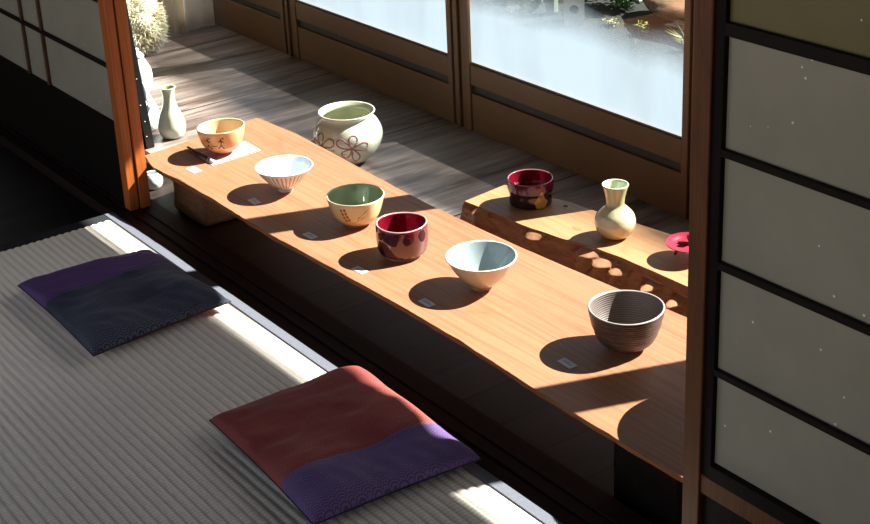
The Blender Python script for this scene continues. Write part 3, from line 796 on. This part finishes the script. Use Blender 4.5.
# 10 celadon vase on the floor at left
v10 = zglaze('pale green vase glaze', [(0, srgb(204, 208, 186)), (.5, srgb(216, 220, 200)), (1, srgb(222, 226, 208))], .134, .18, .5, 16, .1).m
vessel('bottle_vase', (-3.279, 1.52, ZE), [(.0233, 0), (.030, .006), (.0352, .022), (.0352, .036), (.029, .060), (.0195, .083), (.0150, .102), (.0152, .116), (.0178, .128), (.0204, .1338)],
       [v10, glaze('green vase interior', srgb(150, 162, 120), .2).m, v10], 'slender pale green vase on the veranda floor by the left post', 'vase', None, th=.003)
# white ewer behind it
M['white_glaze'] = glaze('bluish white glaze', srgb(228, 238, 236), .2, .05).m
ew = empty('double_gourd_ewer', (-3.378, 1.492, ZE)); tag(ew, 'bluish white gourd-shaped ewer half hidden by the left post', 'ewer')
po, rimo = vessel_prof([(.028, 0), (.038, .01), (.042, .03), (.036, .06), (.024, .085), (.020, .10), (.027, .118), (.033, .14), (.031, .165), (.022, .185), (.014, .20)], .004, .008)
lathe('body', po, M['white_glaze'], ew)
v, f = tube_data([(.040, -.01, .06), (.054, -.010, .078), (.060, -.012, .10), (.056, -.012, .122), (.044, -.01, .135), (.028, -.008, .138)], [.005, .006, .006, .006, .005, .004], 12)
pydata('handle', v, f, M['white_glaze'], ew)
lathe('lid', [(.0005, .198), (.016, .198), (.018, .202), (.012, .210), (.005, .214), (.006, .220), (.0005, .224)], M['white_glaze'], ew, 48)
# small white dish near the post foot
vessel('small_jar', (-2.992, 1.322, ZE), [(.014, 0), (.020, .006), (.0235, .018), (.021, .030), (.016, .038)], [M['white_glaze']] * 3, 'small round white jar on the floor between the left post and the table', 'jar', None, th=.003, floor=.004)

# 11 red tripod dish
red = glaze('rose red lacquer', srgb(178, 52, 72), .18, .06, 12).m; dred = glaze('dark red lacquer', srgb(110, 18, 34), .2, .06, 12).m
td = empty('tripod_dish', (-1.756, 1.842, SZ), .3); tag(td, 'rose red round dish raised on three legs, at the plank end by the right door', 'dish')
lathe('dish', [(.0005, .024), (.020, .0245), (.036, .027), (.0458, .0315), (.0462, .0332), (.0445, .0333), (.034, .0295), (.018, .0272), (.0005, .027)], red, td)
for k in range(3):
    a = k * 2 * PI / 3 + 3.2
    v, f = tube_data([(.016 * math.cos(a), .016 * math.sin(a), .0252), (.024 * math.cos(a), .024 * math.sin(a), .013), (.030 * math.cos(a), .030 * math.sin(a), .0015)], [.0035, .0026, .0028], 10)
    pydata('leg', v, f, dred, td)
v, f = lathe_data([(.0005, .0265), (.006, .0268), (.0035, .030), (.003, .034), (.005, .039), (.007, .043), (.006, .047), (.0005, .048)], 32)
pydata('knob', v, f, dred, td)
v, f = tube_data([(-.002, 0, .030), (-.014, -.004, .0305), (-.022, -.006, .030)], [.003, .0028, .002], 8); pydata('knob_arm', v, f, dred, td)

# ------------------------------------------------------------------ papers and cards
M['card'] = plain('white card', srgb(216, 214, 212), .6, .03, 60, 0)
M['card_line'] = plain('grey printed line', srgb(120, 122, 130), .7, .05, 60, 0)
cards = [(-2.690, 1.286, -.30, 'white name card on the table just in front of the tan bowl', 1), (-2.447, 1.296, -.40, 'name card in the shadow of the white fluted bowl', 0), (-2.225, 1.291, -.30, 'name card in the shadow of the green bowl', 0),
         (-2.034, 1.278, -.30, 'name card half in the sun in front of the maroon spotted cup', 0), (-1.848, 1.293, -.35, 'name card in the shadow of the conical cream bowl', 0), (-1.531, 1.336, -.40, 'name card in the shadow of the dark ridged bowl', 0)]
for (x, y, rz, lab, big) in cards:
    t = empty('name_card', (x, y, .0), rz + .35); tag(t, lab, 'card', 'name cards on the long table')
    w, h = (.016, .013) if not big else (.018, .016)
    boxes('card_sheet', [((-w, -h * .62, .0002), (w, h * .62, .0009))], M['card'], t, 0)
    boxes('printed_line', [((-w * .7, -.001, .0009), (w * .7, .0004, .00105)), ((-w * .7, .0028, .0009), (w * .2, .0038, .00105))], M['card_line'], t, 0)
# folded white paper under the tan bowl
fp = empty('folded_paper', (-2.722, 1.388, 0), 0); tag(fp, 'folded white paper with a dark edge lying under the tan bowl', 'paper')
def quad_prism(name, pts, z0, z1, m, parent):
    n = len(pts); v = [(x, y, z0) for x, y in pts] + [(x, y, z1) for x, y in pts]
    f = [tuple(reversed(range(n))), tuple(range(n, 2 * n))] + [(k, (k + 1) % n, (k + 1) % n + n, k + n) for k in range(n)]
    return pydata(name, v, f, m, parent, None, False)
M['pinkpaper'] = plain('pinkish printed paper', srgb(190, 144, 134), .7, .15, 40, 0)
fp.location.z = 0.0
quad_prism('lower_sheet', [(-.05, -.052), (.038, -.060), (.030, .066), (-.045, .070)], .0002, .0010, M['card'], fp)
quad_prism('printed_sheet', [(-.046, -.046), (.026, -.052), (.016, .060), (-.042, .062)], .0010, .0016, M['pinkpaper'], fp)
quad_prism('dark_edge', [(.033, -.058), (.037, -.0583), (.0297, .064), (.0262, .064)], .0010, .0014, M['knot'], fp)
for o_ in bpy.data.objects:
    if o_.name.startswith('tea_bowl') and abs(o_.location.x + 2.738) < .001: o_.location.z = .0016
# dark stick in a white paper band
ts = empty('wooden_stick', (-2.757, 1.336, .0045), 0); tag(ts, 'thin dark wooden stick in a white paper band beside the tan bowl', 'stick')
v, f = tube_data([(-.058, .001, 0), (-.02, 0, 0), (.05, 0, 0)], [.0028, .0038, .004], 8); pydata('stick', v, f, plain('dark red wood', srgb(54, 24, 18), .4), ts)
vv, ff = tube_data([(.042, 0, 0), (.049, .0015, 0), (.056, -.0015, 0), (.064, .001, 0)], [.0043, .0044, .0043, .0042], 10); pydata('paper_band', vv, ff, M['card'], ts)

# ------------------------------------------------------------------ things at the far left
# black upright board behind the post
lb = empty('leaning_board', (-3.24, 1.449, ZE)); tag(lb, 'narrow black lacquered board standing on the veranda right behind the left post', 'board')
lb.rotation_euler = (.072, 0, 0)
boxes('board_panel', [((-.42, -.020, 0), (-.012, -.004, .95))], M['black'], lb, .001)
boxes('edge_frame', [((-.012, -.024, 0), (0, 0, .95))], M['black'], lb, .0015)
for k, z in enumerate((.035, .075, .12, .19)):
    v, f = lathe_data([(.0005, 0), (.0016, .0002), (.0005, .001)], 10)
    pydata('nail_head', [(zz, x - .017 + .003 * (k % 2), y + z) for x, y, zz in v], f, M['card'], lb)

# curtain
def curtain():
    v, f = [], []
    n, m = 150, 26
    for j in range(m + 1):
        z = j / m
        for i in range(n + 1):
            s = i / n
            y = 1.79 + .305 * s
            if s < .6: a = .018 * math.sin(s * 62) * (1 - .4 * z * 0); dx = 0
            else: a = .006 * math.sin(s * 34); dx = .012
            bulge = .030 * math.exp(-((s - .60) / .05) ** 2) * (1 - .35 * z)
            zz = ZE + .010 + (.050 * max(0, .55 - s) if j == 0 else 0) + z * 1.6 - (.006 * math.exp(-((s - .60) / .04) ** 2) if j == 0 else 0)
            v.append((-4.12 + a + dx + bulge - .10 * max(0, .5 - s), y, zz))
    W = n + 1
    for j in range(m):
        for i in range(n): a = j * W + i; f.append((a, a + 1, a + W + 1, a + W))
    me = bpy.data.meshes.new('curtain'); me.from_pydata(v, [], f)
    bm = bmesh.new(); bm.from_mesh(me); bmesh.ops.solidify(bm, geom=bm.faces[:], thickness=.002); bm.to_mesh(me); bm.free()
    return me
cm = NT('linen curtain'); cn = cm.noise(cm.coord((6, 6, .6)), 60, 3)
cm.col(cm.ramp(cn, [(.3, srgb(232, 222, 208)), (.7, srgb(246, 240, 230))])); cm.set(Roughness=.85); cm.bump(cn, .2, .001)
tl_ = cm.n('ShaderNodeBsdfTranslucent'); tl_.inputs[0].default_value = (*srgb(246, 236, 222), 1); mx_ = cm.n('ShaderNodeMixShader'); mx_.inputs[0].default_value = .75
cm.l(cm.b.outputs[0], mx_.inputs[1]); cm.l(tl_.outputs[0], mx_.inputs[2]); cm.l(mx_.outputs[0], cm.out.inputs[0])
ct = empty('curtain', (0, 0, 0)); tag(ct, 'pleated cream curtain hanging to the floor at the far end of the veranda', 'curtain')
link('curtain_cloth', curtain(), cm.m, ct)
cmh = boxes('curtain_hem', [((-4.0965, 1.965, ZE + .05), (-4.0955, 2.085, ZE + .052))], M['card'], ct, 0)
bpy.data.objects.remove(cmh)

# fleece
fl = empty('sheepskin', (-4.022, 1.778, ZE)); tag(fl, 'fluffy cream fleece heaped on the veranda floor in front of the curtain', 'fleece')
fm = NT('cream wool'); fn_ = fm.noise(fm.coord(), 22, 3)
fm.col(fm.ramp(fn_, [(.35, srgb(190, 180, 140)), (.5, srgb(226, 220, 194)), (.7, srgb(244, 242, 230))])); fm.set(Roughness=.9); fm.b.inputs['Sheen Weight'].default_value = .3
bm = bmesh.new(); bmesh.ops.create_icosphere(bm, subdivisions=5, radius=1)
for w in bm.verts:
    n_ = noise.noise(w.co * 2.2) * .16 + noise.noise(w.co * 6) * .06
    w.co = Vector((w.co.x * .056, w.co.y * .086, .088 + max(-.98, w.co.z) * .088)) * 1.0 + Vector((w.co.x * .1, w.co.y * .1, max(w.co.z, -.0) * .08)) * n_
me = bpy.data.meshes.new('wool_core'); bm.to_mesh(me)
core = [w.co.copy() for w in bm.verts]; nrm = [w.normal.copy() for w in bm.verts]; bm.free()
link('wool_core', me, fm.m, fl)
parts = []
rnd = random.Random(4)
for k in range(3800):
    i = rnd.randrange(len(core)); p = core[i]; nn = nrm[i].copy()
    if p.z < .006 and nn.z < -.3: continue
    q = Vector((rnd.uniform(-1, 1), rnd.uniform(-1, 1), rnd.uniform(-1.3, .5)))
    d = (nn + q * .6).normalized(); e = (d + Vector((rnd.uniform(-1, 1), rnd.uniform(-1, 1), -.7)) * .8).normalized()
    ln = rnd.uniform(.008, .018)
    a = p; b_ = p + d * ln; c_ = b_ + e * ln * .8
    b_.z = max(b_.z, .002); c_.z = max(c_.z, .002)
    parts.append(tube_data([a, b_, c_], [.0016, .0013, .0004], 4, False))
v, f = join(parts); tag(pydata('wool_locks', v, f, fm.m, fl), kind='stuff')

# ================================================================== GARDEN
G = -.50
gm = NT('garden gravel and moss'); gn = gm.noise(gm.coord(), 5, 4); gn2 = gm.noise(gm.coord(), 60, 4)
gm.col(gm.mix(gn2, gm.ramp(gn, [(.4, srgb(14, 20, 8)), (.6, srgb(30, 22, 14))]), srgb(26, 26, 16))); gm.set(Roughness=.9); gm.bump(gn2, .6, .01)
gx = boxes('ground', [((-12, YW + .07, G - .1), (5, 14, G))], gm.m, bev=0); struct(gx, 'garden ground outside the windows')
struct(boxes('ground', [((-14, -16, -.5), (8, -1.4, -.4))], plain('pale garden gravel', srgb(150, 142, 128), .9, .2, 30), bev=0), 'pale gravel garden behind the room')  # unseen ground, added to bounce sunlight onto the doors
struct(boxes('wall_outside', [((-12, 9., G), (5, 9.1, 2.0))], plain('garden fence wood', srgb(74, 66, 50), .9, .2, 8), bev=0), 'dark garden fence')
rock = NT('mossy brown rock'); rn = rock.noise(rock.coord(), 9, 5, .6); rn2 = rock.noise(rock.coord(), 40, 3)
rock.col(rock.mix(rock.ramp(rn2, [(.5, (0, 0, 0)), (.7, (.8, .8, .8))]), rock.ramp(rn, [(.35, srgb(70, 40, 24)), (.65, srgb(104, 66, 42))]), srgb(84, 84, 28))); rock.set(Roughness=.8); rock.bump(rn, .5, .01)
def stone(name, loc, size, m, seed, flat=.35, rz=0, label='', cat='stone', group=None):
    bm = bmesh.new(); bmesh.ops.create_icosphere(bm, subdivisions=5, radius=1)
    for w in bm.verts:
        c = w.co.copy(); k = 1 + .22 * noise.noise(c * 1.4 + Vector((seed, 0, 0))) + .06 * noise.noise(c * 5 + Vector((seed, 0, 0)))
        c *= k; c.z = max(-1, min(flat, c.z))
        c.z += (.03 * noise.noise(c * 4) if c.z >= flat - .01 else 0)
        w.co = Vector((c.x * size[0], c.y * size[1], (c.z + 1) * size[2]))
    me = bpy.data.meshes.new(name); bm.to_mesh(me); bm.free()
    o = link(name, me, m, None, loc); o.rotation_euler.z = rz
    return tag(o, label, cat, group)
stone('garden_rock', (-3.72, 4.14, G), (.40, .26, .085), rock.m, 2, .3, .12, 'large flat brown mossy rock outside the right window pane')
stone('garden_rock', (-4.25, 4.80, G), (.22, .18, .10), rock.m, 9, .5, .1, 'smaller brown rock farther back in the garden behind the big flat one')
gs = plain('pale green stone', srgb(120, 136, 122), .8, .25, 14, .5); ws = plain('pale grey stone', srgb(226, 226, 220), .8, .12, 20, .4)
stone('garden_stone', (-4.50, 3.74, G), (.055, .05, .055), gs, 5, .7, 0, 'pale green rounded stone at the left in the garden')
stone('garden_stone', (-4.66, 3.80, G), (.06, .05, .05), rock.m, 15, .7, 0, 'small reddish brown stone at the left edge of the clear glass')
# stone lantern foot with a round opening
ln_ = empty('stone_lantern', (-4.235, 3.75, G), .84); tag(ln_, 'pale stone lantern base with a round opening, standing in the garden', 'stone lantern')
def holed(w, h, d, hc, hr):
    v, f = [], []
    n = 48; out = []
    for k in range(n):
        a = 2 * PI * k / n; c, s = math.cos(a), math.sin(a)
        q = 1 / max(abs(c) / (w / 2), abs(s) / (max(hc, h - hc)) if False else abs(s) / ((h - hc) if s > 0 else hc) + 1e-9)
        out.append((c * q, hc + s * q))
    inn = [(hr * math.cos(2 * PI * k / n), hc + hr * math.sin(2 * PI * k / n)) for k in range(n)]
    for y in (-d / 2, d / 2):
        v += [(x, y, z) for x, z in out] + [(x, y, z) for x, z in inn]
    for k in range(n):
        k2 = (k + 1) % n
        f += [(k, k2, n + k2, n + k), (2 * n + k, 3 * n + k, 3 * n + k2, 2 * n + k2), (k, 2 * n + k, 2 * n + k2, k2), (n + k, n + k2, 3 * n + k2, 3 * n + k)]
    return v, f
v, f = holed(.082, .17, .06, .064, .019); pydata('stone_frame', v, f, ws, ln_, None, False)
boxes('cap_stone', [((-.075, -.07, .17), (.075, .07, .21))], ws, ln_, .012)
boxes('lantern_core', [((-.038, .0305, .0), (.038, .07, .1695))], plain('dark stone', srgb(40, 44, 40), .9), ln_, .005)
tag(boxes('stone_slab', [((-4.43, 3.76, G), (-4.38, 3.80, G + .13))], plain('green grey cut stone', srgb(126, 140, 112), .8, .2, 20, .4), bev=.01), 'small upright green grey cut stone left of the lantern', 'stone')
# white saucer and tray on the rock
tr_ = empty('stone_tray', (-3.58, 4.06, G + .1195), -.2); tag(tr_, 'pale flat tray with a white bowl base outside at the right edge of the glass', 'tray')
boxes('tray_board', [((-.10, -.06, 0), (.10, .06, .008))], plain('pale bleached board', srgb(196, 180, 170), .7, .1, 20), tr_, .003)
tag(vessel('garden_bowl', (-3.61, 4.06, G + .1275), [(.025, 0), (.03, .005), (.036, .011), (.03, .016), (.026, .03), (.032, .045)], [M['white_glaze']] * 3, 'white footed bowl on the pale tray in the garden', 'bowl', None, th=.006)[0])
# shrubs
def leaf_cloud(n, rad, ls, seed, zc, mats=0):
    r = random.Random(seed); P = []
    for k in range(n):
        d = Vector((r.gauss(0, 1), r.gauss(0, 1), r.gauss(0, 1))).normalized() * (r.random() ** .45)
        c = Vector((d.x * rad[0], d.y * rad[1], zc + d.z * rad[2]))
        if c.z < .01: continue
        a = Vector((r.gauss(0, 1), r.gauss(0, 1), r.gauss(0, .6))).normalized(); b = a.cross(Vector((r.gauss(0, 1), r.gauss(0, 1), 1.2))).normalized()
        s = ls * r.uniform(.6, 1.3); nn = a.cross(b) * s * .12
        P.append(([tuple(c - a * s), tuple(c + b * s * .35 + nn), tuple(c + a * s), tuple(c - b * s * .35 + nn)], [(0, 1, 2), (0, 2, 3)]))
    return join(P)
def leaves(name, c0, c1):
    m = NT(name); n = m.noise(m.coord(), 18, 3); m.col(m.ramp(n, [(.35, c0), (.65, c1)])); m.set(Roughness=.45)
    return m.m
lm1 = leaves('dark green leaves', srgb(24, 52, 18), srgb(70, 120, 44)); lm2 = leaves('yellow green leaves', srgb(112, 120, 40), srgb(176, 176, 84))
bark = plain('shrub bark', srgb(84, 64, 40), .8, .2, 40)
def shrub(x, y, rad, n, ls, seed, m, lab, zc=None):
    s = empty('garden_shrub', (x, y, G)); tag(s, lab, 'shrub', 'shrubs in the garden')
    zc = zc if zc is not None else rad[2]
    v, f = leaf_cloud(n, rad, ls, seed, zc); pydata('foliage', v, f, m, s, None, False)
    r = random.Random(seed)
    P = [tube_data([(0, 0, 0), (r.uniform(-.3, .3) * rad[0], r.uniform(-.3, .3) * rad[1], zc * .6), (r.uniform(-.8, .8) * rad[0], r.uniform(-.8, .8) * rad[1], zc * 1.2)], [.008, .005, .002], 6) for k in range(7)]
    v, f = join(P); pydata('stems', v, f, bark, s)
shrub(-4.56, 4.20, (.20, .14, .15), 1500, .020, 3, lm1, 'dense dark green shrub beyond the stone lantern')
shrub(-4.27, 4.05, (.12, .10, .10), 1200, .016, 4, lm1, 'dark green shrub just behind the left end of the flat rock')
shrub(-5.3, 4.9, (.4, .3, .25), 1800, .03, 5, lm1, 'dense dark green shrub at the left of the garden')
shrub(-3.4, 5.0, (.5, .3, .3), 2000, .03, 6, lm1, 'dark green shrub behind the white bowl')
shrub(-3.93, 3.83, (.04, .025, .03), 60, .008, 11, lm2, 'small yellow green seedling in front of the flat rock', .03)
shrub(-4.10, 3.83, (.06, .03, .02), 90, .007, 12, lm2, 'low yellow green ground cover beside the lantern', .015)
def grass(x, y, seed, lab):
    r = random.Random(seed); P = []
    for k in range(26):
        a = r.uniform(0, 2 * PI); l = r.uniform(.05, .10)
        P.append(tube_data([(0, 0, 0), (.3 * l * math.cos(a), .3 * l * math.sin(a), .6 * l), (.9 * l * math.cos(a), .9 * l * math.sin(a), .9 * l)], [.0014, .0012, .0003], 4))
    v, f = join(P); o = pydata('grass_tuft', v, f, lm2, None, (x, y, G)); tag(o, lab, 'grass')
grass(-3.665, 3.80, 3, 'grass tuft with long blades outside by the right door')

# ================================================================== LIGHT
sun = bpy.data.lights.new('sun', 'SUN'); so = bpy.data.objects.new('sun', sun); col.objects.link(so)
az, el = math.radians(69.2), math.radians(41.2)
d = Vector((math.cos(el) * math.cos(az), math.cos(el) * math.sin(az), math.sin(el)))
so.rotation_euler = d.to_track_quat('Z', 'Y').to_euler(); so.location = (0, 4, 5)
sun.energy = 25; sun.angle = math.radians(.5); sun.color = (1, .965, .915)
w = bpy.data.worlds.new('world'); sc.world = w; w.use_nodes = True
wt = w.node_tree; bg = wt.nodes['Background']
sky = wt.nodes.new('ShaderNodeTexSky'); sky.sky_type = 'NISHITA'; sky.sun_disc = False
sky.sun_elevation = el; sky.sun_rotation = PI / 2 - az; sky.air_density = 1.2; sky.dust_density = 3
mixn = wt.nodes.new('ShaderNodeMix'); mixn.data_type = 'RGBA'; mixn.inputs[0].default_value = .7
wt.links.new(sky.outputs[0], mixn.inputs[6]); mixn.inputs[7].default_value = (3.2, 3.5, 3.9, 1)
wt.links.new(mixn.outputs[2], bg.inputs[0]); bg.inputs[1].default_value = .205

# ================================================================== CAMERA
cam = bpy.data.cameras.new('camera'); co = bpy.data.objects.new('camera', cam); col.objects.link(co)
right = Vector((.595558, .802166, -.042905)); down = Vector((.280221, -.257508, -.924752)); fwd = Vector((-.752853, .538720, -.378145))
mw = Matrix((right, -down, -fwd)).transposed().to_4x4(); mw.translation = Vector((0, 0, 1.15)); co.matrix_world = mw
cam.sensor_width = 36; cam.lens = 1458.45 / 870 * 36; cam.shift_y = -82 / 870; cam.clip_start = .02; cam.clip_end = 100
sc.camera = co
vs = sc.view_settings
vs.view_transform = 'Standard'; vs.look = 'None'; vs.gamma = 1; vs.use_curve_mapping = False; vs.exposure = 0.0
